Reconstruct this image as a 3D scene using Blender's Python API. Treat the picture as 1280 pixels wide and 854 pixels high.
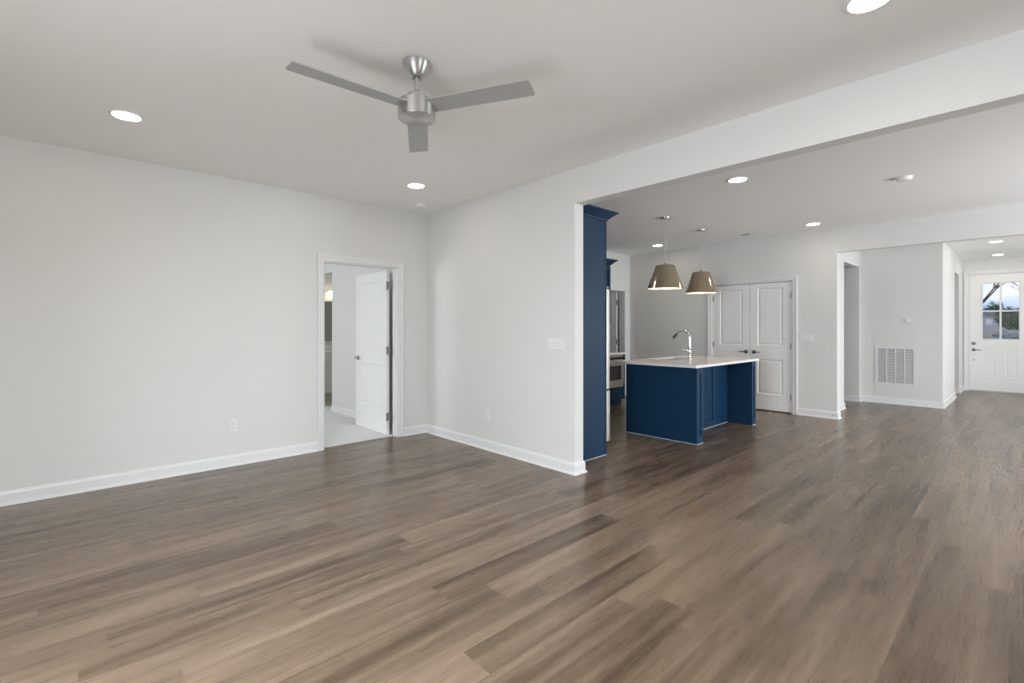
import bpy, bmesh, math, random
from mathutils import Vector, Matrix
random.seed(7)
PI = math.pi
for o in list(bpy.data.objects):
    bpy.data.objects.remove(o)
SC = bpy.context.scene
COL = SC.collection

# ------------------------------------------------------------------ camera, world, lights, exposure
cd = bpy.data.cameras.new('camera')
cam = bpy.data.objects.new('camera', cd)
COL.objects.link(cam)
cd.sensor_width = 36
cd.lens = 601 / 1280 * 36
cd.shift_y = -17 / 1280
cd.clip_end = 300
cam.location = (0, 0, 1.317)
fwd = Vector((.6817, .7316, 0)).normalized()
cam.rotation_euler = fwd.to_track_quat('-Z', 'Y').to_euler()
SC.camera = cam
vs = SC.view_settings
vs.view_transform = 'Standard'
vs.look = 'None'
vs.gamma = 1
vs.use_curve_mapping = False
vs.exposure = -0.20
SC.cycles.max_bounces = 10
SC.cycles.diffuse_bounces = 6
SC.cycles.glossy_bounces = 4
SC.cycles.caustics_reflective = False
SC.cycles.caustics_refractive = False
SC.cycles.sample_clamp_indirect = 6


def nodes(m):
    m.use_nodes = True
    return m.node_tree.nodes, m.node_tree.links


w = bpy.data.worlds.new('sky')
SC.world = w
w.use_nodes = True
nt, lk = w.node_tree.nodes, w.node_tree.links
nt.clear()
out = nt.new('ShaderNodeOutputWorld')
bg = nt.new('ShaderNodeBackground')
bg.inputs['Strength'].default_value = 1.35
tc = nt.new('ShaderNodeTexCoord')
mp = nt.new('ShaderNodeMapping')
mp.inputs['Scale'].default_value = (3, 3, 9)
nz = nt.new('ShaderNodeTexNoise')
nz.inputs['Scale'].default_value = 2.2
nz.inputs['Detail'].default_value = 5
cr = nt.new('ShaderNodeValToRGB')
cr.color_ramp.elements[0].position = .40
cr.color_ramp.elements[0].color = (.40, .55, .82, 1)
cr.color_ramp.elements[1].position = .62
cr.color_ramp.elements[1].color = (.93, .96, 1, 1)
lk.new(tc.outputs['Generated'], mp.inputs['Vector'])
lk.new(mp.outputs[0], nz.inputs['Vector'])
lk.new(nz.outputs['Fac'], cr.inputs[0])
lk.new(cr.outputs[0], bg.inputs['Color'])
lk.new(bg.outputs[0], out.inputs[0])


def daylight(name, loc, direction, sx, sy, power, col=(1, .99, .97)):
    l = bpy.data.lights.new(name, 'AREA')
    l.shape = 'RECTANGLE'
    l.size, l.size_y = sx, sy
    l.energy = power
    l.color = col
    o = bpy.data.objects.new(name, l)
    o.location = loc
    o.rotation_euler = Vector(direction).to_track_quat('-Z', 'Z').to_euler()
    COL.objects.link(o)
    return o


# daylight standing outside each window opening, shining in, plus added fill lamps
daylight('daylight_patio', (-1.60, .8, 1.45), (1, 0, -2.4), 3.0, 1.5, 365, (.88, .945, 1))
daylight('fill_patio_bounce', (-1.64, .8, .55), (1, 0, 1.9), 3.0, .9, 74, (.92, .96, 1))  # unseen upward lamp standing in for ground bounce, added to brighten the ceiling
daylight('fill_living_side', (1.2, -3.55, 1.4), (0, 1, .1), 2.0, 1.6, 60, (.95, .98, 1))  # lamp at an unseen side window, added as fill for the living room
daylight('daylight_dining', (6.7, -3.55, 1.2), (-.1, 1, -.45), 2.4, 2.1, 360, (.92, .96, 1))
daylight('daylight_entry', (11.5, -3.55, 1.4), (0, 1, -.15), 2.4, 1.8, 150, (.97, .985, 1))
daylight('daylight_bedroom', (-1.75, 7.6, 1.5), (1, 0, 0), 1.8, 1.4, 115, (.95, .98, 1))


# ------------------------------------------------------------------ materials
def pbr(name, col, rough=.5, metal=0, bump=0, bscale=200, spec=.5, coat=0, var=0, vscale=3):
    m = bpy.data.materials.new(name)
    n, l = nodes(m)
    b = n['Principled BSDF']
    b.inputs['Base Color'].default_value = (*col, 1)
    b.inputs['Roughness'].default_value = rough
    b.inputs['Metallic'].default_value = metal
    b.inputs['Specular IOR Level'].default_value = spec
    b.inputs['Coat Weight'].default_value = coat
    g = n.new('ShaderNodeNewGeometry')
    z = n.new('ShaderNodeTexNoise')
    z.inputs['Scale'].default_value = vscale
    l.new(g.outputs['Position'], z.inputs['Vector'])
    if var:
        mx = n.new('ShaderNodeMixRGB')
        mx.blend_type = 'MULTIPLY'
        mx.inputs['Fac'].default_value = var
        mx.inputs['Color1'].default_value = (*col, 1)
        l.new(z.outputs['Fac'], mx.inputs['Color2'])
        l.new(mx.outputs[0], b.inputs['Base Color'])
    if bump:
        z2 = n.new('ShaderNodeTexNoise')
        z2.inputs['Scale'].default_value = bscale
        l.new(g.outputs['Position'], z2.inputs['Vector'])
        bp = n.new('ShaderNodeBump')
        bp.inputs['Strength'].default_value = bump
        bp.inputs['Distance'].default_value = .002
        l.new(z2.outputs['Fac'], bp.inputs['Height'])
        l.new(bp.outputs[0], b.inputs['Normal'])
    return m


def emit(name, col, s):
    m = bpy.data.materials.new(name)
    n, l = nodes(m)
    b = n['Principled BSDF']
    b.inputs['Base Color'].default_value = (*col, 1)
    b.inputs['Emission Color'].default_value = (*col, 1)
    b.inputs['Emission Strength'].default_value = s
    return m


def glass_mat():
    m = bpy.data.materials.new('window_glass')
    n, l = nodes(m)
    n.clear()
    o = n.new('ShaderNodeOutputMaterial')
    mix = n.new('ShaderNodeMixShader')
    t = n.new('ShaderNodeBsdfTransparent')
    t.inputs[0].default_value = (.97, .98, .98, 1)
    g = n.new('ShaderNodeBsdfGlossy')
    g.inputs['Roughness'].default_value = .02
    f = n.new('ShaderNodeFresnel')
    f.inputs[0].default_value = 1.1
    l.new(f.outputs[0], mix.inputs[0])
    l.new(t.outputs[0], mix.inputs[1])
    l.new(g.outputs[0], mix.inputs[2])
    l.new(mix.outputs[0], o.inputs[0])
    return m


def floor_mat():
    m = bpy.data.materials.new('oak_vinyl_planks')
    n, l = nodes(m)
    b = n['Principled BSDF']

    def M(op, a, bb=None, c=None):
        x = n.new('ShaderNodeMath')
        x.operation = op
        for i, v in enumerate((a, bb, c)):
            if v is None:
                continue
            if isinstance(v, (int, float)):
                x.inputs[i].default_value = v
            else:
                l.new(v, x.inputs[i])
        return x.outputs[0]
    g = n.new('ShaderNodeNewGeometry')
    s = n.new('ShaderNodeSeparateXYZ')
    l.new(g.outputs['Position'], s.inputs[0])
    X, Y = s.outputs[0], s.outputs[1]
    v = M('DIVIDE', M('ADD', Y, 10.03), .168)
    row = M('FLOOR', v)
    wn = n.new('ShaderNodeTexWhiteNoise')
    wn.noise_dimensions = '1D'
    l.new(row, wn.inputs['W'])
    u = M('ADD', M('DIVIDE', M('ADD', X, 20), 1.42), M('MULTIPLY', wn.outputs[0], 7.3))
    col = M('FLOOR', u)
    cb = n.new('ShaderNodeCombineXYZ')
    l.new(row, cb.inputs[0])
    l.new(col, cb.inputs[1])
    w2 = n.new('ShaderNodeTexWhiteNoise')
    w2.noise_dimensions = '2D'
    l.new(cb.outputs[0], w2.inputs['Vector'])
    rid = w2.outputs['Value']

    def noise(sx, sy, zz, det, dist=0, rough=.5):
        c = n.new('ShaderNodeCombineXYZ')
        l.new(M('MULTIPLY', X, sx), c.inputs[0])
        l.new(M('MULTIPLY', Y, sy), c.inputs[1])
        l.new(M('MULTIPLY', rid, zz), c.inputs[2])
        t = n.new('ShaderNodeTexNoise')
        t.inputs['Scale'].default_value = 1
        t.inputs['Detail'].default_value = det
        t.inputs['Distortion'].default_value = dist
        t.inputs['Roughness'].default_value = rough
        l.new(c.outputs[0], t.inputs['Vector'])
        return t.outputs['Fac']
    broad = noise(.8, 12, 60, 3, .35)
    fine = noise(4.5, 95, 40, 4, .6, .6)
    mott = noise(2.2, 7, 90, 3, 1.2)
    # cathedral grain
    c3 = n.new('ShaderNodeCombineXYZ')
    l.new(M('MULTIPLY', X, 2.2), c3.inputs[0])
    l.new(M('MULTIPLY', Y, 16), c3.inputs[1])
    l.new(M('MULTIPLY', rid, 50), c3.inputs[2])
    wv = n.new('ShaderNodeTexNoise')
    wv.inputs['Scale'].default_value = .8
    wv.inputs['Detail'].default_value = 1
    l.new(c3.outputs[0], wv.inputs['Vector'])
    rings = M('SINE', M('MULTIPLY', wv.outputs['Fac'], 95))
    val = M('ADD', M('MULTIPLY', broad, .95), M('MULTIPLY', rid, .26))
    val = M('ADD', val, M('MULTIPLY', fine, .22))
    val = M('ADD', val, M('MULTIPLY', mott, .22))
    val = M('ADD', val, M('MULTIPLY', rings, .017))
    val = M('SUBTRACT', val, .345)
    r = n.new('ShaderNodeValToRGB')
    e = r.color_ramp.elements
    e[0].position = .18
    e[0].color = (.074, .047, .028, 1)
    e[1].position = .82
    e[1].color = (.275, .198, .138, 1)
    k = e.new(.48)
    k.color = (.166, .114, .076, 1)
    l.new(val, r.inputs[0])
    # joints
    fv = M('FRACT', v)
    fu = M('FRACT', u)
    jv = M('MINIMUM', fv, M('SUBTRACT', 1, fv))
    ju = M('MINIMUM', fu, M('SUBTRACT', 1, fu))
    j = M('MAXIMUM', M('LESS_THAN', jv, .006), M('LESS_THAN', ju, .0009))
    mx = n.new('ShaderNodeMixRGB')
    mx.blend_type = 'MULTIPLY'
    mx.inputs['Color2'].default_value = (.84, .83, .82, 1)
    l.new(j, mx.inputs['Fac'])
    l.new(r.outputs[0], mx.inputs['Color1'])
    l.new(mx.outputs[0], b.inputs['Base Color'])
    l.new(M('ADD', .21, M('MULTIPLY', fine, .15)), b.inputs['Roughness'])
    b.inputs['Specular IOR Level'].default_value = .5
    bp = n.new('ShaderNodeBump')
    bp.inputs['Strength'].default_value = .12
    bp.inputs['Distance'].default_value = .002
    l.new(M('SUBTRACT', fine, M('MULTIPLY', j, .8)), bp.inputs['Height'])
    l.new(bp.outputs[0], b.inputs['Normal'])
    return m


def brushed(name, col, rough=.3):
    m = bpy.data.materials.new(name)
    n, l = nodes(m)
    b = n['Principled BSDF']
    b.inputs['Base Color'].default_value = (*col, 1)
    b.inputs['Metallic'].default_value = 1
    b.inputs['Roughness'].default_value = rough
    b.inputs['Anisotropic'].default_value = .75
    tg = n.new('ShaderNodeTangent')
    tg.direction_type = 'RADIAL'
    tg.axis = 'Z'
    b.inputs['Anisotropic Rotation'].default_value = .25
    l.new(tg.outputs[0], b.inputs['Tangent'])
    t = n.new('ShaderNodeTexCoord')
    mp_ = n.new('ShaderNodeMapping')
    mp_.inputs['Scale'].default_value = (4, 4, 300)
    z = n.new('ShaderNodeTexNoise')
    z.inputs['Scale'].default_value = 3
    l.new(t.outputs['Object'], mp_.inputs[0])
    l.new(mp_.outputs[0], z.inputs['Vector'])
    bp = n.new('ShaderNodeBump')
    bp.inputs['Strength'].default_value = .05
    bp.inputs['Distance'].default_value = .001
    l.new(z.outputs['Fac'], bp.inputs['Height'])
    l.new(bp.outputs[0], b.inputs['Normal'])
    return m


MW = pbr('wall_paint', (.715, .71, .692), .65, bump=.05, bscale=260)
MC = pbr('ceiling_paint', (.90, .895, .88), .8, bump=.08, bscale=180)
MT = pbr('white_trim_paint', (.765, .765, .76), .4)
MD = pbr('white_door_paint', (.82, .82, .81), .38)
MF = floor_mat()
MCP = pbr('carpet_pile', (.86, .855, .84), .95, bump=1.0, bscale=420, var=.15, vscale=160, spec=.1)
MTILE = pbr('bath_tile', (.50, .45, .40), .3, var=.3, vscale=6)
MB = pbr('navy_cabinet_paint', (.006, .034, .078), .42, spec=.26)
MQ = pbr('white_quartz', (.80, .79, .77), .12, var=.06, vscale=60)
MSS = brushed('stainless_steel', (.55, .54, .52), .3)
MFS = pbr('fridge_side_grey', (.25, .25, .26), .4, metal=.3)
MNI = brushed('brushed_nickel', (.60, .59, .57), .36)
MBL = pbr('fan_blade_grey', (.42, .42, .41), .42, metal=.25)
MCH = pbr('chrome', (.80, .79, .77), .08, metal=1)
MDN = pbr('dark_nickel', (.20, .19, .18), .3, metal=.9)
MHG = pbr('hinge_nickel', (.30, .30, .29), .4, metal=.7)
MBR = pbr('polished_warm_nickel', (.52, .44, .33), .10, metal=1)
MIN = pbr('shade_white_lining', (.88, .80, .70), .5)
MBK = pbr('black_glass', (.015, .015, .017), .08)
MDK = pbr('dark_slot', (.03, .03, .03), .6)
MPL = pbr('white_plastic', (.775, .775, .765), .35)
MGR = pbr('grille_white', (.72, .72, .71), .45)
MFL = pbr('filter_grey', (.30, .30, .30), .9)
MCD = pbr('clear_cord', (.45, .43, .40), .35)
MGL = glass_mat()
MMI = pbr('mirror_silver', (.55, .57, .52), .04, metal=1)
MVA = pbr('vanity_beige_paint', (.62, .56, .50), .45)
MLE = emit('led_lens', (1, .90, .77), 52)
MBU = emit('warm_bulb', (1, .78, .52), 85)
MVB = emit('vanity_bulb', (1, .86, .62), 5)
MGRD = pbr('gravel_ground', (.30, .25, .20), .95, bump=1, bscale=8, var=.5, vscale=2)
MRD = pbr('asphalt', (.20, .20, .21), .9, var=.4, vscale=1)
MLF = pbr('leaf_green', (.075, .13, .035), .6, var=.6, vscale=5)
MLF2 = pbr('leaf_dark_green', (.04, .085, .03), .6, var=.6, vscale=5)
MBA = pbr('bark', (.13, .10, .085), .9, var=.4, vscale=20)
MSD = pbr('house_siding', (.42, .44, .47), .7)
MRF = pbr('roof_shingle', (.13, .13, .14), .9, var=.4, vscale=9)
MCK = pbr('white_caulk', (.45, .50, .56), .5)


# ------------------------------------------------------------------ helpers
def link(name, bm, mat, parent=None, loc=None, rz=0, smooth=False, bev=0, recalc=True):
    if recalc:
        bmesh.ops.recalc_face_normals(bm, faces=bm.faces)
    me = bpy.data.meshes.new(name)
    bm.to_mesh(me)
    bm.free()
    o = bpy.data.objects.new(name, me)
    me.materials.append(mat)
    COL.objects.link(o)
    if parent:
        o.parent = parent
    if loc is not None:
        o.location = loc
    o.rotation_euler[2] = rz
    if smooth:
        for p in me.polygons:
            p.use_smooth = True
        me.set_sharp_from_angle(angle=math.radians(38))
    if bev:
        md = o.modifiers.new('bevel', 'BEVEL')
        md.width = bev
        md.segments = 2
        md.limit_method = 'ANGLE'
    return o


def empty(name, loc=(0, 0, 0), rz=0, parent=None):
    o = bpy.data.objects.new(name, None)
    o.empty_display_size = .1
    o.location = loc
    o.rotation_euler[2] = rz
    COL.objects.link(o)
    if parent:
        o.parent = parent
    return o


def tag(o, label=None, cat=None, group=None, kind=None):
    if label: o['label'] = label
    if cat: o['category'] = cat
    if group: o['group'] = group
    if kind: o['kind'] = kind
    return o


def copy_tree(o, parent=None):
    c = o.copy()
    COL.objects.link(c)
    c.parent = parent
    for ch in [x for x in bpy.data.objects if x.parent == o]:
        copy_tree(ch, c)
    return c


def box(bm, x0, x1, y0, y1, z0, z1):
    v = [bm.verts.new(p) for p in ((x0, y0, z0), (x1, y0, z0), (x1, y1, z0), (x0, y1, z0),
                                   (x0, y0, z1), (x1, y0, z1), (x1, y1, z1), (x0, y1, z1))]
    for f in ((0, 3, 2, 1), (4, 5, 6, 7), (0, 1, 5, 4), (1, 2, 6, 5), (2, 3, 7, 6), (3, 0, 4, 7)):
        bm.faces.new([v[i] for i in f])


def boxes(*L):
    bm = bmesh.new()
    for b in L:
        box(bm, *b)
    return bm


def lathe(prof, seg=32, bm=None, c=(0, 0, 0)):
    bm = bm or bmesh.new()
    rings = []
    for r, z in prof:
        if r < 1e-5:
            rings.append([bm.verts.new((c[0], c[1], c[2] + z))])
        else:
            rings.append([bm.verts.new((c[0] + r * math.cos(2 * PI * i / seg), c[1] + r * math.sin(2 * PI * i / seg), c[2] + z)) for i in range(seg)])
    for a, b in zip(rings, rings[1:]):
        for i in range(seg):
            j = (i + 1) % seg
            if len(a) == 1 and len(b) == 1:
                continue
            if len(a) == 1:
                bm.faces.new((a[0], b[i], b[j]))
            elif len(b) == 1:
                bm.faces.new((a[i], a[j], b[0]))
            else:
                bm.faces.new((a[i], a[j], b[j], b[i]))
    return bm


def lathe_y(prof, seg=24, c=(0, 0, 0)):
    """turned about the Y axis, profile (radius, y)"""
    bm = lathe([(r, -y) for r, y in prof], seg)
    bmesh.ops.rotate(bm, verts=bm.verts, matrix=Matrix.Rotation(PI / 2, 3, 'X'))
    bmesh.ops.translate(bm, verts=bm.verts, vec=c)
    return bm


def tube(pts, rad, seg=12, bm=None, cap=True):
    bm = bm or bmesh.new()
    pts = [Vector(p) for p in pts]
    rads = rad if isinstance(rad, (list, tuple)) else [rad] * len(pts)
    prev = None
    rings = []
    for i, p in enumerate(pts):
        t = (pts[min(i + 1, len(pts) - 1)] - pts[max(i - 1, 0)]).normalized()
        if prev is None:
            a = Vector((0, 0, 1)) if abs(t.z) < .9 else Vector((1, 0, 0))
            u = t.cross(a).normalized()
        else:
            u = (prev - t * prev.dot(t)).normalized()
        prev = u
        v = t.cross(u)
        rings.append([bm.verts.new(p + (u * math.cos(2 * PI * k / seg) + v * math.sin(2 * PI * k / seg)) * rads[i]) for k in range(seg)])
    for a, b in zip(rings, rings[1:]):
        for k in range(seg):
            bm.faces.new((a[k], a[(k + 1) % seg], b[(k + 1) % seg], b[k]))
    if cap:
        bm.faces.new(rings[0][::-1])
        bm.faces.new(rings[-1])
    return bm


SHAKER = [(0, 0), (.002, .009)]
RAISED = [(0, 0), (.010, .010), (.026, .010), (.040, .003)]
FLATP = [(0, 0), (.010, .008), (.018, .008), (.024, .005)]


def panelled(W, H, T, panels, prof=SHAKER, both=False, holes=()):
    """plate x 0..W, z 0..H, front at y=0 (normal -Y), with sunk panels; holes go right through"""
    bm = bmesh.new()
    rects = list(panels) + list(holes)
    xs = sorted({0, W, *[r[0] for r in rects], *[r[1] for r in rects]})
    zs = sorted({0, H, *[r[2] for r in rects], *[r[3] for r in rects]})

    def quad(a, b, c, d):
        bm.faces.new([bm.verts.new(p) for p in (a, b, c, d)])
    for side in (0, 1):
        Y = 0 if side == 0 else T
        s = 1 if side == 0 else -1
        use = panels if (side == 0 or both) else []
        for i in range(len(xs) - 1):
            for j in range(len(zs) - 1):
                cx, cz = (xs[i] + xs[i + 1]) / 2, (zs[j] + zs[j + 1]) / 2
                if any(r[0] < cx < r[1] and r[2] < cz < r[3] for r in list(use) + list(holes)):
                    continue
                quad((xs[i], Y, zs[j]), (xs[i + 1], Y, zs[j]), (xs[i + 1], Y, zs[j + 1]), (xs[i], Y, zs[j + 1]))
        for r in use:
            for k in range(len(prof)):
                o, dp = prof[k]
                a = (r[0] + o, r[1] - o, r[2] + o, r[3] - o)
                y = Y + s * dp
                if k == len(prof) - 1:
                    quad((a[0], y, a[2]), (a[1], y, a[2]), (a[1], y, a[3]), (a[0], y, a[3]))
                else:
                    o2, d2 = prof[k + 1]
                    b = (r[0] + o2, r[1] - o2, r[2] + o2, r[3] - o2)
                    y2 = Y + s * d2
                    A = [(a[0], y, a[2]), (a[1], y, a[2]), (a[1], y, a[3]), (a[0], y, a[3])]
                    B = [(b[0], y2, b[2]), (b[1], y2, b[2]), (b[1], y2, b[3]), (b[0], y2, b[3])]
                    for q in range(4):
                        quad(A[q], A[(q + 1) % 4], B[(q + 1) % 4], B[q])
    for r in [(0, W, 0, H)] + list(holes):
        A = [(r[0], r[2]), (r[1], r[2]), (r[1], r[3]), (r[0], r[3])]
        for q in range(4):
            p, t = A[q], A[(q + 1) % 4]
            quad((p[0], 0, p[1]), (t[0], 0, t[1]), (t[0], T, t[1]), (p[0], T, p[1]))
    bmesh.ops.remove_doubles(bm, verts=bm.verts, dist=.0002)
    return bm


def casing_bm(W, H, cw=.066, rev=.006, sill=False):
    """moulded casing round an opening, standing on the wall face y=0, into -Y"""
    bm = bmesh.new()
    k = cw / .066
    prof = [(0, 0), (0, -.009), (.012 * k, -.013), (.03 * k, -.012), (.046 * k, -.018), (.066 * k, -.019), (.066 * k, 0)]
    rows = []
    for o, y in prof:
        o -= rev * -1
        z0 = -o if sill else 0
        pts = [(-o, y, z0), (-o, y, H + o), (W + o, y, H + o), (W + o, y, z0)]
        rows.append([bm.verts.new(p) for p in pts])
    n = 4 if sill else 3
    for a, b in zip(rows, rows[1:]):
        for q in range(n):
            bm.faces.new((a[q], a[(q + 1) % 4], b[(q + 1) % 4], b[q]))
    if not sill:
        bm.faces.new([r[0] for r in rows])
        bm.faces.new([r[3] for r in rows][::-1])
    return bm


def sweep_plan(path, prof, side=1, bm=None):
    """profile (offset off the wall, z) swept along a plan polyline; side=+1: offset to the left of travel"""
    bm = bm or bmesh.new()
    P = [Vector(p) for p in path]
    nr = []
    for i in range(len(P) - 1):
        d = (P[i + 1] - P[i]).normalized()
        nr.append(Vector((-d.y, d.x)) * side)
    rows = []
    for i, p in enumerate(P):
        if i == 0:
            m = nr[0]
        elif i == len(P) - 1:
            m = nr[-1]
        else:
            m = (nr[i - 1] + nr[i])
            m = m / m.dot(nr[i])
        rows.append([bm.verts.new((p.x + m.x * o, p.y + m.y * o, z)) for o, z in prof])
    for a, b in zip(rows, rows[1:]):
        for k in range(len(prof)):
            q = (k + 1) % len(prof)
            bm.faces.new((a[k], a[q], b[q], b[k]))
    bm.faces.new(rows[0])
    bm.faces.new(rows[-1][::-1])
    return bm


BASE = [(0, 0), (.027, 0), (.026, .010), (.021, .017), (.015, .019), (.014, .082), (.010, .094), (.006, .104), (0, .106)]


def baseboard(name, path, side):
    return tag(link(name, sweep_plan(path, BASE, side), MT), kind='structure')


def struct(name, bm, mat, **k):
    return tag(link(name, bm, mat, **k), kind='structure')


RX = -PI / 2      # turns a front facing -Y into one facing -X; local x runs towards -Y
ZC = 2.743

# ------------------------------------------------------------------ setting: floors, ceiling, walls
struct('floor', boxes((-1.4, 14.05, -3.2, 5.27, -.12, 0), (6.4, 8.4, 5.27, 7.3, -.12, 0), (10.2, 12.4, 1.9, 5.3, -.13, -.0005)), MF)
tag(link('carpet', boxes((-1.4, 3.22, 5.27, 8.0, -.1, .012), (-1.4, 3.1, 8.0, 9.4, -.1, .012)), MCP), kind='structure')
struct('floor_bathroom', boxes((3.1, 5.2, 8.0, 9.5, -.1, .004)), MTILE)
struct('ceiling', boxes((-1.55, 14.2, -3.35, 9.65, ZC, ZC + .15)), MC)

X1, X2 = 3.35, 3.47           # partition between living room and kitchen
YL = 5.18                     # left wall of the living room
YK = 5.34                     # back wall of the kitchen
XP = 8.15                     # pantry wall
XG = 10.5                     # wall with the return grille
XF = 13.95                    # front door wall
HB = 2.435
# left wall with the bedroom doorway
D0, D1, DH = 2.055, 2.945, 2.035
struct('wall_left', boxes((-1.4, D0, YL, YL + .12, 0, ZC), (D1, X1, YL, YL + .12, 0, ZC), (D0, D1, YL, YL + .12, DH, ZC)), MW)
# right partition: solid part and the beam over the wide opening
struct('wall_right', boxes((X1, X2, 2.77, YL + .12, 0, ZC), (X1, X2, -3.2, 2.77, HB, ZC)), MW)
# kitchen back wall with a door opening
K0, K1 = 7.19, 7.985
struct('wall_kitchen', boxes((X2, K0, YK, YK + .12, 0, ZC), (K1, XP + .12, YK, YK + .12, 0, ZC), (K0, K1, YK, YK + .12, 2.045, ZC),
                             (3.22, 3.35, YL + .12, 5.46, 0, ZC), (3.35, X2, 5.30, 5.46, 0, ZC)), MW)
# pantry wall with double door opening, and the header that carries on over the entry
P0, P1 = 2.462, 3.700
struct('wall_pantry', boxes((XP, XP + .12, P1, YK, 0, ZC), (XP, XP + .12, 1.875, P0, 0, ZC), (XP, XP + .12, P0, P1, 2.045, ZC),
                            (XP, XP + .12, -3.2, 1.875, 2.41, ZC)), MW)
struct('wall_pantry_inside', boxes((8.9, 8.96, P0 - .3, 5.3, 0, ZC), (XP + .12, 8.96, 2.17, 2.2, 0, ZC)), MW)
# entry wall facing the camera's right, with the cased opening to the side hall
E0, E1 = 9.327, 10.365
struct('wall_entry', boxes((XP + .12, E0, 2.05, 2.17, 0, ZC), (E1, XG, 2.05, 2.33, 0, ZC), (E0, E1, 2.05, 2.17, 2.40, ZC)), MW)
struct('wall_side_hall', boxes((10.72, 10.8, 2.33, 5.2, 0, ZC), (9.0, 10.8, 5.2, 5.3, 0, ZC), (XG, 10.8, 2.25, 2.33, 0, ZC)), MW)
struct('wall_grille', boxes((XG, XG + .12, .95, 2.25, 0, ZC)), MW)
struct('wall_foyer', boxes((XG + .12, 12.40, .95, 1.07, 0, ZC), (13.20, XF, .95, 1.07, 0, ZC), (12.40, 13.20, .95, 1.07, 2.38, ZC),
                           (12.3, 13.4, 2.2, 2.3, 0, ZC), (12.3, 12.4, 1.07, 2.2, 0, ZC), (13.3, 13.4, 1.07, 2.2, 0, ZC)), MW)
F0, F1, FH = -.075, .850, 2.43     # front door opening
struct('wall_front', boxes((XF, XF + .15, F1, 2.3, 0, ZC), (XF, XF + .15, -3.2, F0, 0, ZC), (XF, XF + .15, F0, F1, FH, ZC)), MW)
# walls behind and beside the camera, with window openings
struct('wall_rear', boxes((-1.55, -1.4, -3.35, -.7, 0, ZC), (-1.55, -1.4, 2.3, 6.7, 0, ZC), (-1.55, -1.4, -.7, 2.3, 2.15, ZC),
                          (-1.55, -1.4, 6.7, 8.5, 0, .8), (-1.55, -1.4, 6.7, 8.5, 2.2, ZC), (-1.55, -1.4, 8.5, 9.65, 0, ZC)), MW)
struct('wall_side', boxes((-1.4, .2, -3.35, -3.2, 0, ZC), (.2, 2.2, -3.35, -3.2, 0, .6), (.2, 2.2, -3.35, -3.2, 2.2, ZC), (2.2, 5.5, -3.35, -3.2, 0, ZC),
                          (5.5, 7.9, -3.35, -3.2, 2.15, ZC), (7.9, 10.3, -3.35, -3.2, 0, ZC), (10.3, 12.7, -3.35, -3.2, 0, .5), (10.3, 12.7, -3.35, -3.2, 2.3, ZC),
                          (12.7, XF + .15, -3.35, -3.2, 0, ZC)), MW)
struct('wall_bedroom', boxes((3.1, 3.22, YL + .12, 7.50, 0, ZC), (3.1, 3.22, 7.50, 8.0, 2.2, ZC)), MW)
struct('wall_bathroom', boxes((-1.4, 5.3, 9.5, 9.62, 0, ZC), (5.2, 5.32, 7.5, 9.5, 0, ZC), (3.22, 5.2, 7.38, 7.50, 0, ZC)), MW)
struct('wall_laundry', boxes((6.4, 6.5, 5.46, 7.3, 0, ZC), (6.4, 8.4, 7.2, 7.3, 0, ZC), (8.27, 8.4, 5.34, 7.2, 0, ZC)), MW)

# baseboards (each follows one run of wall)
baseboard('baseboard_left', [(-1.4, YL), (1.983, YL)], -1)
baseboard('baseboard_left', [(3.017, YL), (X1, YL), (X1, 2.77), (X2, 2.77), (X2, 2.97)], -1)
baseboard('baseboard_kitchen', [(8.055, YK), (XP, YK), (XP, P1 + .073)], -1)
baseboard('baseboard_pantry', [(XP, P0 - .073), (XP, 1.875), (XP + .12, 1.875), (XP + .12, 2.05), (E0, 2.05), (E0, 2.17)], -1)
baseboard('baseboard_grille', [(E1, 2.33), (E1, 2.05), (XG, 2.05), (XG, .95), (12.40, .95), (12.40, 1.07)], -1)
baseboard('baseboard_hall', [(10.72, 5.2), (10.72, 2.34)], -1)
baseboard('baseboard_foyer', [(13.20, 1.07), (13.20, .95), (XF, .95), (XF, F1 + .073)], -1)
baseboard('baseboard_bedroom', [(3.1, YL + .12), (3.1, 7.50)], 1)
baseboard('baseboard_right', [(XF, F0 - .08), (XF, -3.2), (-1.4, -3.2), (-1.4, -.77)], -1)
baseboard('baseboard_rear', [(-1.4, 2.37), (-1.4, YL)], -1)


# ------------------------------------------------------------------ windows (rear and side of the room)
def window(name, loc, rz, W, H, cols, rows, sill=True):
    r = empty(name, loc, rz)
    tag(r, kind='structure')
    fr = []
    t = .05
    fr += [(0, t, .03, .10, 0, H), (W - t, W, .03, .10, 0, H), (t, W - t, .03, .10, 0, t), (t, W - t, .03, .10, H - t, H)]
    for i in range(1, cols):
        fr.append((W * i / cols - t * .6, W * i / cols + t * .6, .035, .095, t, H - t))
    for j in range(1, rows):
        fr.append((t, W - t, .04, .09, H * j / rows - .012, H * j / rows + .012))
    link('window_frame', boxes(*fr), MT, r)
    link('casing', casing_bm(W, H, sill=sill), MT, r)
    link('pane', boxes((t, W - t, .06, .066, t, H - t)), MGL, r)
    return r


window('window_1', (-1.4, -.7, 0), PI / 2, 3.0, 2.15, 3, 1, False)
window('window_2', (2.2, -3.2, .6), PI, 2.0, 1.6, 2, 2)
window('window_3', (7.9, -3.2, 0), PI, 2.4, 2.15, 2, 1, False)
window('window_4', (12.7, -3.2, .5), PI, 2.4, 1.8, 3, 2)
window('window_5', (-1.4, 6.7, .8), PI / 2, 1.8, 1.4, 2, 2)


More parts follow.
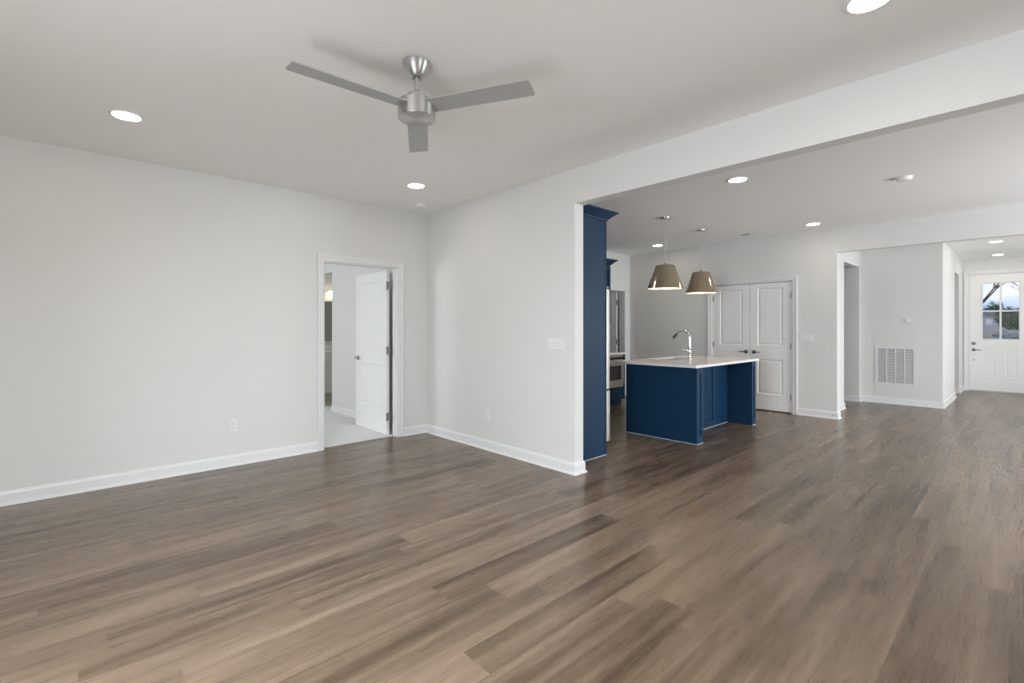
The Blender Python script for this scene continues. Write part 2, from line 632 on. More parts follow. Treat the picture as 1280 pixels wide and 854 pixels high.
# ------------------------------------------------------------------ doors
def lever(parent, x, y, z, out=-1, dirx=1, mat=None, name='lever_handle', L=.11):
    """rosette, neck and lever; y is the face of the door, out=-1 stands off to -Y"""
    mat = mat or MDN
    bm = lathe_y([(0, 0), (.031, 0), (.031, .006), (.026, .011), (.012, .013), (.011, .045), (0, .045)], 20)
    if out < 0:
        bmesh.ops.scale(bm, verts=bm.verts, vec=(1, -1, 1))
    s = out
    tube([(0, s * .045, 0), (dirx * .02, s * .048, 0), (dirx * .06, s * .050, .002), (dirx * L, s * .047, -.002)], [.010, .010, .0075, .006], 10, bm)
    return link(name, bm, mat, parent, (x, y, z), smooth=True)


def hinge(parent, x, y, z, mat=MHG):
    bm = tube([(0, -.006, -.05), (0, -.006, .05)], .007, 8)
    box(bm, -.016, .016, -.002, .002, -.045, .045)
    return link('hinge', bm, mat, parent, (x, y, z), smooth=True)


# bedroom door: opening in the left wall, leaf swung fully into the bedroom
d1 = tag(empty('door_1', (D0, YL, 0)), kind='structure')
WD = D1 - D0
link('casing', casing_bm(WD, DH), MT, d1)
link('jamb', boxes((0, .004, 0, .12, 0, DH - .004), (WD - .004, WD, 0, .12, 0, DH - .004), (0, WD, 0, .12, DH - .004, DH),
                   (.004, .010, .045, .08, 0, DH - .004), (WD - .014, WD - .004, .045, .078, 0, DH - .004), (.010, WD - .014, .045, .08, DH - .010, DH - .004)), MT, d1)
lw = .84
leaf = link('door_leaf', panelled(lw, 2.0, .035, [(.13, lw - .11, .31, .84), (.13, lw - .11, 1.04, 1.88)], FLATP, both=True), MD, d1,
            (WD - .065, .155 + lw, .014), RX)
lever(leaf, .065, 0, .905, -1, 1, MHG, L=.10)
lever(leaf, .065, .035, .905, 1, 1, MHG, L=.10)
for z in (.22, 1.03, 1.82):
    bm = boxes((lw - .004, lw + .030, -.004, .034, -.045, .045))
    tube([(lw + .02, -.010, -.05), (lw + .02, -.010, .05)], .008, 8, bm)
    link('hinge', bm, MHG, leaf, (0, 0, z))

# kitchen back door: leaf swung open into the laundry
d2 = tag(empty('door_2', (K0, YK, 0)), kind='structure')
WK = K1 - K0
link('casing', casing_bm(WK, 2.045), MT, d2)
link('jamb', boxes((0, .018, 0, .12, 0, 2.027), (WK - .018, WK, 0, .12, 0, 2.027), (0, WK, 0, .12, 2.027, 2.045)), MT, d2)
leaf = link('door_leaf', panelled(.75, 2.0, .035, [(.12, .64, .28, .84), (.12, .64, 1.04, 1.86)], FLATP, both=True), MD, d2, (WK - .085, .145 + .75, .014), RX)
for z in (.24, 1.03, 1.80):
    bm = boxes((.748, .785, -.003, .030, -.045, .045))
    tube([(.772, -.010, -.05), (.772, -.010, .05)], .008, 8, bm)
    link('hinge', bm, MHG, leaf, (0, 0, z))

# pantry double door, closed
d3 = tag(empty('door_3', (XP, P1, 0), RX), kind='structure')
WP = P1 - P0
link('casing', casing_bm(WP, 2.045), MT, d3)
link('jamb', boxes((0, .012, .0, .12, 0, 2.04), (WP - .012, WP, .0, .12, 0, 2.04), (0, WP, .0, .12, 2.035, 2.045)), MT, d3)
lf = (WP - .024 - .010) / 2
xm = .012 + .003 + lf + .002
for s in (0, 1):
    x0 = .015 if s == 0 else xm + .002
    leaf = link('door_leaf', panelled(lf, 2.012, .035, [(.115, lf - .115, .25, .80), (.115, lf - .115, 1.02, 1.935)], RAISED), MD, d3, (x0, .012, .016))
    if s == 0:
        lever(leaf, lf - .06, 0, .915, -1, -1)
    else:
        lever(leaf, .06, 0, .915, -1, 1)
    for z in (.23, 1.02, 1.80):
        hinge(leaf, -.004 if s == 0 else lf + .004, 0, z)

# front door
d4 = tag(empty('door_4', (XF, F1, 0), RX), kind='structure')
WF = F1 - F0
link('casing', casing_bm(WF, FH), MT, d4)
link('jamb', boxes((0, .006, 0, .15, 0, FH), (WF - .006, WF, 0, .15, 0, FH), (0, WF, 0, .15, FH - .006, FH)), MT, d4)
link('threshold', boxes((.006, WF - .006, -.03, .15, 0, .016)), pbr('threshold_aluminium', (.55, .50, .44), .4, metal=.5), d4, bev=.004)
fl = WF - .018
gx0, gx1, gz0, gz1 = .175, .745, 1.04, 2.235
leaf = link('door_leaf', panelled(fl, 2.395, .045, [(.195, .385, .28, .89), (.53, .70, .28, .89)], FLATP, both=True,
                                  holes=[(gx0, gx1, gz0, gz1)]), MD, d4, (.009, .012, .026))
gw, gh = gx1 - gx0, gz1 - gz0
link('glazing_frame', boxes((0, .025, -.008, .053, 0, gh), (gw - .025, gw, -.008, .053, 0, gh), (.025, gw - .025, -.008, .053, 0, .025), (.025, gw - .025, -.008, .053, gh - .025, gh),
                            (gw / 2 - .014, gw / 2 + .014, -.004, .049, .025, gh - .025), (.025, gw / 2 - .014, -.004, .049, gh / 2 - .014, gh / 2 + .014),
                            (gw / 2 + .014, gw - .025, -.004, .049, gh / 2 - .014, gh / 2 + .014)), MT, leaf, (gx0, 0, gz0))
for i in (0, 1):
    for j in (0, 1):
        a0, a1 = (.022, gw / 2 - .01) if i == 0 else (gw / 2 + .01, gw - .022)
        b0, b1 = (.022, gh / 2 - .01) if j == 0 else (gh / 2 + .01, gh - .022)
        link('pane', boxes((a0, a1, .020, .026, b0, b1)), MGL, leaf, (gx0, 0, gz0))
link('deadbolt', lathe_y([(0, -.03), (.012, -.03), (.013, -.018), (.030, -.014), (.032, 0), (0, 0)], 20), MDN, leaf, (.065, 0, .965), smooth=True)
lever(leaf, .065, 0, .835, -1, 1, L=.12)
link('door_sensor', lathe_y([(0, -.012), (.012, -.012), (.014, 0), (0, 0)], 14), MDN, leaf, (.062, 0, .62), smooth=True)


# ------------------------------------------------------------------ kitchen: refrigerator run on the partition
enc = tag(empty('refrigerator_enclosure', (X2 + .003, 2.985, 0)), 'tall navy blue end panel with crown moulding beside the white wall end', 'cabinet')
pd = 4.115 - X2
link('side_panel', boxes((0, pd, 0, .02, 0, 2.435), (pd - .02, pd + .0, -.004, .02, 0, 2.435)), MB, enc, bev=.0015)
CR = [(0, 2.425), (.012, 2.425), (.014, 2.440), (.030, 2.452), (.050, 2.472), (.078, 2.492), (.092, 2.497), (.092, 2.512), (0, 2.512)]
link('crown_moulding', sweep_plan([(0, 0), (pd, 0), (pd, .98)], CR, -1), MB, enc)
oc = link('upper_cabinet', boxes((0, pd - .022, .02, .96, 1.80, 2.435)), MB, enc)
for s in (0, 1):
    dr = link('cabinet_door', panelled(.46, .60, .02, [(.06, .40, .06, .54)]), MB, oc, (pd, .03 + .47 * s, 1.82))
    dr.rotation_euler[2] = PI / 2
link('side_panel', boxes((0, pd, .96, .98, 0, 2.435)), MB, enc)
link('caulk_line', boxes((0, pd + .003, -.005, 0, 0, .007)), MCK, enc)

fr = tag(empty('refrigerator', (3.50, 3.02, 0)), 'stainless steel refrigerator seen edge on beyond the navy end panel', 'refrigerator')
link('body', boxes((0, .672, 0, .90, .03, 1.735), (.02, .63, .02, .88, 0, .03)), MFS, fr, bev=.004)
for s in (0, 1):
    y0 = .002 + s * .45
    dd = link('door', boxes((.680, .740, y0, y0 + .446, .665, 1.73)), MSS, fr, bev=.012)
    yh = .40 if s == 0 else .50
    link('handle', tube([(.74, yh, .80), (.775, yh, .82), (.778, yh, 1.55), (.74, yh, 1.57)], .010, 10), MSS, dd, smooth=True)
    link('hinge_cap', boxes((.62, .73, .01 + s * .82, .07 + s * .82, 1.735, 1.757)), MDN, fr, bev=.004)
dd = link('freezer_drawer', boxes((.680, .745, .002, .898, .115, .655)), MSS, fr, bev=.012)
link('handle', tube([(.745, .10, .60), (.782, .12, .60), (.782, .78, .60), (.745, .80, .60)], .010, 10), MSS, dd, smooth=True)
link('kick_grille', boxes((.60, .70, .01, .89, .03, .11)), MDK, fr)

# ------------------------------------------------------------------ kitchen: base run on the back wall
bx1 = 7.05
bc = tag(empty('base_cabinet', (5.2, 4.72, 0)), 'navy lower cabinet holding the microwave beyond the refrigerator', 'cabinet')
Wb = bx1 - 5.2
link('carcass', boxes((0, Wb - .02, .02, .62, .10, .38), (0, 1.12, .02, .62, .38, .865), (1.12, Wb - .02, .30, .62, .38, .865), (Wb - .02, Wb, .0, .62, .10, .865),
                      (0, Wb, .08, .62, 0, .10)), MB, bc)
link('drawer_front', panelled(.68, .185, .02, [(.05, .63, .05, .135)]), MB, bc, (1.14, 0, .11))
for i in range(2):
    dr = link('cabinet_door', panelled(.54, .74, .02, [(.06, .48, .06, .68)]), MB, bc, (.02 + i * .555, 0, .11))
    link('door_pull', tube([(.5 if i == 0 else .04, -.03, .55), (.5 if i == 0 else .04, -.03, .68)], .006, 8), MNI, dr, smooth=True)
ct = link('countertop', boxes((5.2, bx1 + .03, 4.69, YK, .866, .897)), MQ, bev=.003)
tag(ct, 'white quartz worktop on the back wall cabinets beside the open door', 'countertop')
mw = tag(empty('microwave', (6.34, 4.715, .385)), 'stainless built-in microwave with dark glass under the back worktop', 'microwave')
link('body', boxes((0, .66, .0, .27, -.07, .475)), MSS, mw, bev=.003)
link('door', panelled(.62, .345, .022, [(.05, .54, .05, .295)], [(0, 0), (.004, .004)]), MSS, mw, (.02, -.024, .005), bev=.002)
link('window', boxes((.071, .559, -.021, -.017, .057, .298)), MBK, mw)
link('control_strip', boxes((.02, .64, -.012, 0, .40, .44)), MBK, mw)
link('handle', tube([(.05, -.045, .33), (.61, -.045, .33)], .008, 8), MSS, mw, smooth=True)
uc = tag(empty('wall_cabinet', (5.2, YK - .33, 1.38)), 'navy upper cabinet with crown on the back wall, just past the refrigerator top', 'cabinet')
link('carcass', boxes((0, Wb, .02, .33, 0, 1.055)), MB, uc)
for i in range(4):
    dr = link('cabinet_door', panelled(.452, 1.0, .02, [(.06, .392, .06, .94)]), MB, uc, (.008 + i * .46, 0, .02))
    link('door_pull', tube([(.42 if i % 2 == 0 else .03, -.03, .06), (.42 if i % 2 == 0 else .03, -.03, .19)], .006, 8), MNI, dr, smooth=True)
CR2 = [(o, z - 1.38) for o, z in CR]
link('crown_moulding', sweep_plan([(0, .0), (Wb, .0), (Wb, .33)], CR2, -1), MB, uc)

# ------------------------------------------------------------------ island
ix0, ix1 = 5.21, 6.925
isl = tag(empty('kitchen_island', (ix0, 2.54, 0)), 'navy blue kitchen island with panelled sides and a seating recess', 'kitchen island')
IW = ix1 - ix0
HT = .868
e1 = link('end_panel', panelled(.91, HT, .02, [(.07, .855, .135, .80)]), MB, isl, (0, .93, 0), RX)
for x in (0, IW - .125):
    wdt = .155 if x == 0 else .125
    link('wing_wall', boxes((x + (.02 if x == 0 else 0), x + wdt, .02, .33, 0, HT)), MB, isl)
    link('post_face', panelled(wdt, HT, .02, [(.045, wdt - .045, .09, .80)], [(0, 0), (.001, .012)]), MB, isl, (x, 0, 0))
IB = IW - .155 - .125
link('back_panel', panelled(IB, HT, .02, [(.08, .50, .09, .80), (.57, .97, .09, .80), (1.04, IB - .07, .09, .80)]), MB, isl, (.155, .33, 0))
link('cabinet_body', boxes((.02, IW, .35, .90, .10, HT - .002), (.02, IW, .35, .84, 0, .10)), MB, isl)
for i, (x0, ww) in enumerate(((.03, .40), (.44, .41), (.86, .41), (1.28, .41))):
    dr = link('cabinet_door', panelled(ww, .74, .02, [(.06, ww - .06, .06, .68)]), MB, isl, (x0 + ww, .922, .11), PI)
    link('door_pull', tube([(.05, -.03, .52), (.05, -.03, .65)], .006, 8), MNI, dr, smooth=True)
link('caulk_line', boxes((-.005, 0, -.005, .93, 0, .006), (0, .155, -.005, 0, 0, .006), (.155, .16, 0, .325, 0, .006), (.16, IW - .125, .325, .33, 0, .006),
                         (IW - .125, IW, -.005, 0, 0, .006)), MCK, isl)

# worktop with sink cut-out
cx0, cx1, cy0, cy1 = 5.135, 6.965, 2.508, 3.585
sx0, sx1, sy0, sy1 = 5.82, 6.48, 3.17, 3.50
bm = panelled(cx1 - cx0, cy1 - cy0, .030, [], holes=[(sx0 - cx0, sx1 - cx0, sy0 - cy0, sy1 - cy0)])
# lay the plate flat: local z becomes y
for v in bm.verts:
    v.co = Vector((v.co.x, v.co.z, v.co.y))
ct = link('countertop', bm, MQ, None, (cx0, cy0, .868), bev=.003)
tag(ct, 'white quartz island worktop with a sink cut into it', 'countertop')
bm = bmesh.new()
rimz, dpt = .867, .19
A = [(sx0 - .01, sy0 - .01), (sx1 + .01, sy0 - .01), (sx1 + .01, sy1 + .01), (sx0 - .01, sy1 + .01)]
rows = []
for ins, z in ((0, rimz), (.012, rimz), (.016, rimz - .02), (.022, rimz - dpt + .03), (.045, rimz - dpt)):
    rows.append([bm.verts.new((x + (ins if x < 6 else -ins), y + (ins if y < 3.3 else -ins), z)) for x, y in A])
for a, b in zip(rows, rows[1:]):
    for q in range(4):
        bm.faces.new((a[q], a[(q + 1) % 4], b[(q + 1) % 4], b[q]))
bm.faces.new(rows[-1])
sk = link('sink', bm, MSS, bev=.004)
tag(sk, 'undermount stainless steel sink sunk in the island worktop', 'sink')
link('drain', lathe([(0, .004), (.04, .004), (.045, 0), (0, 0)], 20, c=(6.15, 3.335, rimz - dpt + .002)), MDN, sk, smooth=True)

# faucet
fx, fy, fz = 6.16, 3.105, .898
fa = tag(empty('faucet', (fx, fy, fz)), 'tall polished gooseneck faucet standing on the island worktop', 'faucet')
link('base', lathe([(0, 0), (.028, 0), (.028, .006), (.022, .014), (.021, .05), (.0235, .055), (.0235, .062), (.020, .068), (.019, .14), (.021, .145), (.021, .155), (.016, .165), (0, .165)], 24), MCH, fa, smooth=True)
pts = [(0, 0, .15), (0, 0, .27)]
R = .098
for i in range(0, 13):
    a = PI * i / 12 * .80
    pts.append((0, R - R * math.cos(a), .285 + R * math.sin(a)))
link('spout', tube(pts, .0135, 14), MCH, fa, smooth=True)
e = Vector(pts[-1])
dv = (Vector(pts[-1]) - Vector(pts[-2])).normalized()
link('spray_head', tube([e - dv * .005, e + dv * .01, e + dv * .05, e + dv * .085], [.0145, .018, .019, .021], 16), MDN, fa, smooth=True)
link('lever_handle', tube([(0, .0, .115), (-.01, .03, .118), (-.03, .055, .121), (-.065, .085, .124)], [.013, .012, .006, .0045], 10), MCH, fa, smooth=True)


# ------------------------------------------------------------------ pendants
def pendant():
    r = empty('pendant_lamp', (5.672, 3.19, ZC))
    link('canopy', lathe([(0, 0), (.065, 0), (.065, -.008), (.058, -.020), (.012, -.026), (0, -.026)], 28), MNI, r, smooth=True)
    link('stem', tube([(0, 0, -.02), (0, 0, -.62)], .0065, 8), MCD, r, smooth=True)
    link('stem_collar', lathe([(0, -.590), (.012, -.590), (.018, -.606), (.018, -.622), (0, -.622)], 16), MBR, r, smooth=True)
    link('shade', lathe([(0, -.620), (.112, -.620), (.120, -.624), (.223, -.920), (.221, -.922), (.217, -.921), (.116, -.630), (0, -.627)], 56), MBR, r, smooth=True)
    link('lining', lathe([(0, -.630), (.110, -.632), (.213, -.918)], 56), MIN, r, smooth=True, recalc=False)
    link('bulb', lathe([(0, -.70), (.018, -.705), (.02, -.74), (.038, -.79), (.038, -.81), (.02, -.84), (0, -.845)], 20), MBU, r, smooth=True)
    return r


p1 = pendant()
p2 = copy_tree(p1)
p2.location = (6.760, 3.235, ZC)
for o, s in ((p1, 'nearer'), (p2, 'farther')):
    tag(o, 'warm polished metal cone pendant over the island, the %s of the two' % s, 'pendant lamp', 'cone pendants over the island')


# ------------------------------------------------------------------ ceiling fan
H0 = Vector((1.390, 2.244, ZC))
fan = tag(empty('ceiling_fan', H0), 'brushed nickel ceiling fan with three flat grey blades', 'ceiling fan')
link('canopy', lathe([(0, 0), (.075, 0), (.075, -.010), (.066, -.032), (.055, -.054), (.043, -.070), (.032, -.079), (.027, -.080), (.018, -.076), (.018, -.06), (0, -.06)], 40), MNI, fan, smooth=True)
link('downrod', tube([(0, 0, -.06), (0, 0, -.175)], .0125, 16), MNI, fan, smooth=True)
link('rod_coupling', lathe([(0, -.150), (.018, -.150), (.024, -.160), (.028, -.172), (.05, -.174), (.05, -.198), (.054, -.200), (.054, -.214), (0, -.214)], 36), MNI, fan, smooth=True)
link('motor_housing', lathe([(0, -.212), (.0985, -.212), (.101, -.2145), (.101, -.2995), (.0980, -.3025), (0, -.3025)], 56), MNI, fan, smooth=True)
base = math.atan2(fwd.y, fwd.x) - PI / 2
for deg in (-19.8, 100.0, 220.5):
    a = math.radians(deg) + base
    bm = bmesh.new()
    outl = []
    r0, r1, hw, cr_ = .078, .650, .062, .014
    for (cx, cy, s) in ((r1 - cr_, -hw + cr_, -PI / 2), (r1 - cr_, hw - cr_, 0)):
        for k in range(5):
            t = s + PI / 2 * k / 4
            outl.append((cx + cr_ * math.cos(t), cy + cr_ * math.sin(t)))
    outl += [(r0, hw * .92), (r0, -hw * .92)]
    top = [bm.verts.new((x, y, .003)) for x, y in outl]
    bot = [bm.verts.new((x, y, -.003)) for x, y in outl]
    bm.faces.new(top)
    bm.faces.new(bot[::-1])
    for k in range(len(outl)):
        q = (k + 1) % len(outl)
        bm.faces.new((bot[k], bot[q], top[q], top[k]))
    bmesh.ops.rotate(bm, verts=bm.verts, matrix=Matrix.Rotation(math.radians(-8), 3, 'X'))
    b = link('blade', bm, MBL, fan, (0, 0, -.240), a)


# ------------------------------------------------------------------ recessed lights
def downlight(loc):
    r = empty('recessed_light', loc)
    link('trim_ring', lathe([(.078, 0), (.095, 0), (.095, -.003), (.090, -.007), (.078, -.006), (.078, 0)], 40), MPL, r, smooth=True)
    link('lens', lathe([(0, -.0045), (.0785, -.0045), (.0785, 0), (0, 0)], 40), MLE, r)
    return r


DL = [((.307, 4.126), 'round recessed ceiling light on the left, nearest the left wall', 'living room downlights'),
      ((2.579, 4.178), 'round recessed ceiling light near the corner, below the fan in view', 'living room downlights'),
      ((2.562, .470), 'round recessed ceiling light cut by the top edge near the beam', 'living room downlights'),
      ((4.735, 1.902), 'round recessed ceiling light in the kitchen just past the beam', 'kitchen downlights'),
      ((7.520, 2.012), 'round recessed ceiling light over the pantry wall end', 'kitchen downlights'),
      ((7.500, 4.360), 'round recessed ceiling light behind the nearer pendant stem', 'kitchen downlights'),
      ((4.735, 4.36), 'unseen recessed kitchen ceiling light completing the grid behind the white wall, added to brighten the back left', 'kitchen downlights'),  # hidden lamp completing the ceiling grid, added to lift the kitchen's back left
      ((7.3, 6.3), 'unseen round ceiling light added inside the laundry to brighten it beyond the kitchen door', 'added laundry downlights'),  # unseen lamp added to brighten the dark laundry and its door leaf
      ((11.254, .36), 'round recessed ceiling light in the entry, the upper of two', 'entry downlights'),
      ((13.30, .40), 'round recessed ceiling light in the entry, just before the front door', 'entry downlights')]
proto = None
for (x, y), lab, g in DL:
    if proto is None:
        o = proto = downlight((x, y, ZC))
    else:
        o = copy_tree(proto)
        o.location = (x, y, ZC)
    tag(o, lab, 'ceiling light', g)

for (x, y), lab in (((3.028, 4.80), 'round white smoke detector on the ceiling near the room corner'),
                    ((5.827, .801), 'round white smoke detector on the kitchen ceiling')):
    s = tag(empty('smoke_detector', (x, y, ZC)), lab, 'smoke detector')
    link('cover', lathe([(0, 0), (.062, 0), (.062, -.010), (.056, -.026), (.045, -.030), (0, -.031)], 32), MC, s, smooth=True)
    link('base_plate', lathe([(0, 0), (.068, 0), (.068, -.006), (0, -.006)], 32), MC, s, smooth=True)

v = tag(empty('ceiling_vent', (7.597, 2.933, ZC)), 'small dark slotted vent on the kitchen ceiling near the pantry doors', 'vent')
link('frame', boxes((-.03, .03, -.07, .07, -.006, 0)), MGR, v, bev=.002)
link('slot', boxes((-.022, -.004, -.062, .062, -.0075, -.001), (.004, .022, -.062, .062, -.0075, -.001)), MDK, v)


# ------------------------------------------------------------------ wall fittings
def plate(name, loc, rz, W, H, gangs, label, cat, outlet=False):
    r = tag(empty(name, loc, rz), label, cat)
    link('cover_plate', boxes((-W / 2, W / 2, -.006, 0, -H / 2, H / 2)), MPL, r, bev=.002)
    if outlet:
        for z in (.022, -.022):
            s = link('socket', boxes((-.017, .017, -.0085, -.0055, z - .014, z + .014)), MPL, r, bev=.003)
            link('slots', boxes((-.008, -.006, -.0092, -.008, z - .004, z + .006), (.006, .008, -.0092, -.008, z - .004, z + .005), (-.002, .002, -.0092, -.008, z - .010, z - .007)), MDK, s)
    else:
        for i in range(gangs):
            x = (i - (gangs - 1) / 2) * .046
            bm = boxes((x - .005, x + .005, -.016, -.004, -.002, .010))
            box(bm, x - .007, x + .007, -.0068, -.005, -.013, .013)
            link('toggle', bm, MPL, r, bev=.001)
    return r


plate('light_switch', (X1, 2.992, 1.17), RX, .210, .114, 4, 'white four-gang switch plate on the partition beside the wide opening', 'light switch')
plate('light_switch', (XP, 2.262, 1.167), RX, .163, .114, 3, 'white three-gang switch plate right of the pantry doors', 'light switch')
plate('light_switch', (9.12, 2.05, 1.15), 0, .070, .114, 1, 'narrow white switch plate on the wall end beside the dark hall opening', 'light switch')
plate('outlet', (1.18, YL, .385), 0, .070, .114, 1, 'white outlet plate low on the left wall beside the bedroom doorway', 'outlet', True)
plate('outlet', (X1, 3.977, .376), RX, .070, .114, 1, 'white outlet plate low on the partition wall', 'outlet', True)
plate('outlet', (11.1, .95, .38), 0, .070, .114, 1, 'white outlet plate low on the bright foyer wall end', 'outlet', True)

th = tag(empty('thermostat', (XG, 1.395, 1.445), RX), 'white thermostat on the wall above the return grille', 'thermostat')
link('wall_plate', boxes((-.082, .082, -.004, 0, -.055, .055)), MW, th, bev=.004)
link('control_box', boxes((-.034, .034, -.030, -.006, -.028, .024)), MPL, th, bev=.004)

g = tag(empty('return_air_grille', (XG, 1.844, .313), RX), 'large white return air grille low on the wall under the thermostat', 'air grille')
GW, GH = .572, .684
fb = panelled(GW, GH, .010, [], holes=[(.045 + i * .123, .045 + i * .123 + .108, .045, GH - .045) for i in range(4)])
link('frame', fb, MGR, g, (0, -.012, 0), bev=.002)
bm = bmesh.new()
for i in range(4):
    x0 = .045 + i * .123
    n = 30
    for k in range(n):
        z = .046 + k * (GH - .092) / n
        vv = [bm.verts.new(p) for p in ((x0, -.009, z), (x0 + .108, -.009, z), (x0 + .108, -.003, z + .009), (x0, -.003, z + .009))]
        v2 = [bm.verts.new((p.co.x, p.co.y + .001, p.co.z - .0015)) for p in vv]
        bm.faces.new(vv)
        bm.faces.new(v2[::-1])
        for q in range(4):
            bm.faces.new((vv[q], v2[q], v2[(q + 1) % 4], vv[(q + 1) % 4]))
link('louvers', bm, MGR, g)
link('filter', boxes((.03, GW - .03, -.0015, -.0005, .03, GH - .03)), MFL, g)
ds = tag(empty('door_stop', (XP - .015, 1.925, .055), RX), 'tiny dark round stub on the baseboard of the pantry wall end', 'door stop')
link('stub', lathe_y([(0, -.010), (.006, -.010), (.008, 0), (0, 0)], 12), MHG, ds)

# ------------------------------------------------------------------ bathroom seen through the bedroom
va = tag(empty('bathroom_vanity', (3.24, 8.72, 0)), 'beige vanity cabinet with a pale top seen through the bedroom doorway', 'vanity')
link('cabinet', boxes((0, 1.5, .02, .76, .11, .865), (.02, 1.48, .08, .76, .004, .11)), MVA, va)
for i in range(3):
    dr = link('cabinet_door', panelled(.48, .50, .02, [(.05, .43, .05, .45)]), MVA, va, (.015 + i * .495, 0, .12))
    link('drawer_front', boxes((.015 + i * .495, .495 + i * .495, 0, .02, .65, .85)), MVA, va)
link('vanity_top', boxes((0, 1.52, -.01, .77, .865, .893), (0, 1.52, .75, .77, .893, .98)), MQ, va, bev=.003)
mi = tag(empty('bathroom_mirror', (3.24, 9.475, 1.06)), 'frameless mirror above the vanity seen through the bedroom doorway', 'mirror')
link('glass', boxes((0, 1.5, 0, .02, 0, .78)), MMI, mi)
link('edge_trim', boxes((-.004, 1.504, .004, .022, -.01, 0)), MNI, mi)
link('edge_trim', boxes((-.004, 1.504, .004, .022, .78, .79)), MNI, mi)
vl = tag(empty('vanity_light', (3.60, 9.49, 2.0)), 'glowing vanity light bar above the bathroom mirror', 'wall light')
link('back_plate', boxes((-.30, .60, -.025, 0, -.03, .03)), MNI, vl, bev=.003)
for i in range(4):
    s = link('glass_shade', lathe([(0, .07), (.045, .07), (.05, .05), (.055, -.06), (.05, -.075), (0, -.078)], 24), MVB, vl, (-.22 + i * .245, -.10, -.02), smooth=True)
    link('arm', tube([(0, .09, .05), (0, .03, .075), (0, 0, .07)], .008, 8), MNI, s, smooth=True)

# ------------------------------------------------------------------ outside the front door
struct('ground_outside', boxes((XF + .15, 26, -60, 60, -.40, -.22)), MGRD)
bm = bmesh.new()
gv = [[bm.verts.new((x, y, z)) for x, z in ((26, -.22), (32, .25), (38, .78), (46, 1.15), (220, 1.15), (220, -.5), (26, -.5))] for y in (-90, 90)]
for k in range(7):
    bm.faces.new((gv[0][k], gv[0][(k + 1) % 7], gv[1][(k + 1) % 7], gv[1][k]))
bm.faces.new(gv[0])
bm.faces.new(gv[1][::-1])
struct('embankment', bm, MGRD)
struct('porch_slab', boxes((XF + .15, XF + 2.0, -2, 3, -.2, -.02)), pbr('concrete', (.45, .44, .42), .85, var=.2))
struct('street', boxes((18, 24, -50, 60, -.22, -.18)), MRD)


def shrub(name, c, rx, ry, rz, n, mat, label, cat='shrub', z0=1.1):
    r = tag(empty(name, (c[0], c[1], z0)), label, cat)
    bm = bmesh.new()
    for _ in range(n):
        d = Vector((random.gauss(0, 1), random.gauss(0, 1), random.gauss(0, 1))).normalized()
        rr = random.uniform(.55, 1.0) * (1 + .18 * math.sin(5 * d.x + 3 * d.z) + .12 * math.sin(9 * d.y))
        p = Vector((d.x * rx * rr, d.y * ry * rr, rz + d.z * rz * rr * .98))
        s = random.uniform(.07, .16) * max(1, rz * .5)
        u = Vector((random.gauss(0, 1), random.gauss(0, 1), random.gauss(0, 1))).normalized()
        v_ = u.orthogonal().normalized()
        w_ = u.cross(v_)
        bm.faces.new([bm.verts.new(p + v_ * s), bm.verts.new(p + w_ * s * .5), bm.verts.new(p - v_ * s), bm.verts.new(p - w_ * s * .5)])
    link('foliage', bm, mat, r, recalc=False)
    link('stem', tube([(0, 0, 0), (.03, .02, rz * .6), (.0, .0, rz * 1.2)], [.09, .06, .03], 8), MBA, r, smooth=True)
    return r


# direction through the glass: world Y ~ X*.389/13.95 (centre of the door)
shrub('evergreen_shrub', (60, 1.0), 1.0, .85, .90, 2600, MLF, 'rounded green shrub seen through the lower right pane of the front door')
shrub('evergreen_shrub', (66, .2), 1.2, .8, 1.1, 2200, MLF2, 'dark green shrub at the right edge of the front door glass')
shrub('evergreen_tree', (165, 5.6), 3.0, 2.1, 3.2, 3000, MLF, 'bushy green tree behind the grey house, in the left panes of the door', 'tree')
shrub('evergreen_tree', (150, 2.3), 2.5, 1.4, 2.3, 2400, MLF2, 'dark green tree between house and shrub, in the middle of the door glass', 'tree')
for i, (x, y, r_) in enumerate(((37.5, .45, .42), (38.6, 1.0, .36), (36.6, .85, .28))):
    bm = bmesh.new()
    bmesh.ops.create_icosphere(bm, subdivisions=3, radius=r_)
    for v in bm.verts:
        c = v.co
        c *= 1 + .13 * math.sin(c.x * 9 + i) + .12 * math.sin(c.y * 11 + 2 * i) + .08 * math.sin(c.z * 14)
        c.z *= .75
    ob = link('boulder', bm, pbr('grey_stone', (.20, .22, .25), .85, bump=1, bscale=12, var=.5, vscale=6), None, (x, y, .72 + .12 * (x - 37.5)))
    tag(ob, ('largest grey boulder on the bank, right pane of the front door', 'grey boulder farther up the bank behind the largest', 'smallest grey boulder in front of the largest')[i], 'rock', 'boulders on the bank outside')


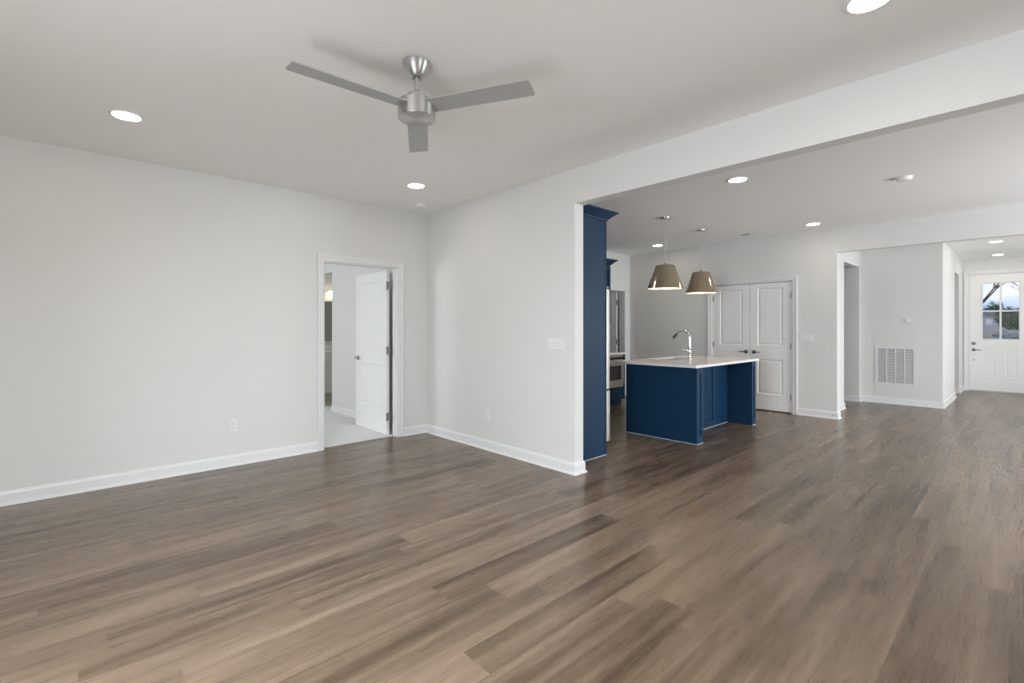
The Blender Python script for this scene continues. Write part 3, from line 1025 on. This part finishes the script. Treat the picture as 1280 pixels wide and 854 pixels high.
def bare_tree(loc, label, lean, h=5.2, seed=3):
    rnd = random.Random(seed)
    r = tag(empty('bare_tree', loc), label, 'tree')
    bm = tube([(0, 0, 0), (0, lean * .15, h * .3), (0, lean * .3, h * .5)], [.10, .08, .05], 10)
    link('trunk', bm, MBA, r, smooth=True)
    bm = bmesh.new()

    def grow(p, d, L, rad, lv):
        pts = [p]
        q = p.copy()
        for k in range(5):
            d = (d + Vector((rnd.uniform(-.18, .18), rnd.uniform(-.22, .22), rnd.uniform(-.12, .16)))).normalized()
            q = q + d * L / 5
            pts.append(q.copy())
        tube(pts, [rad * (1 - .13 * k) for k in range(6)], 6, bm)
        if lv:
            for k in range(2, 6):
                for _ in range(2 if lv > 1 else 1):
                    dd = (d + Vector((rnd.uniform(-.5, .5), rnd.uniform(-1, 1), rnd.uniform(-.4, .6)))).normalized()
                    grow(pts[k], dd, L * .6, rad * .45, lv - 1)
    for k in range(6):
        a = k * 1.05
        grow(Vector((0, lean * .3, h * .42 + k * .03)), Vector((math.cos(a) * .5, math.sin(a) * .8, .75)).normalized(), h * .5, .026, 2)
    link('branches', bm, MBA, r)
    return r


bare_tree((22, 1.35, -.22), 'bare branched tree outside, arching across the upper left pane', -.3, 4.6, 5)
bare_tree((80, -.6, 1.1), 'distant bare tree seen in the upper right pane', .6, 8.0, 11)

hs = tag(empty('neighbour_house', (140, 6.4, 1.15)), 'grey neighbouring house far off through the left panes', 'house')
link('wall', boxes((0, 9, -2.4, 8, 0, 2.5)), MSD, hs)
bm = bmesh.new()
rp = [(-.4, -2.8, 2.5), (-.4, 8.4, 2.5), (9.4, 8.4, 2.5), (9.4, -2.8, 2.5), (4.5, -.4, 4.3), (4.5, 6.5, 4.3)]
rv = [bm.verts.new(p) for p in rp]
for f in ((0, 4, 5, 1), (1, 5, 2), (2, 5, 4, 3), (3, 4, 0), (0, 1, 2, 3)):
    bm.faces.new([rv[i] for i in f])
link('roof', bm, MRF, hs)
for i in range(3):
    link('window', boxes((-.04, .02, -1.4 + i * 3.0, -.4 + i * 3.0, .9, 2.0)), MT, hs)
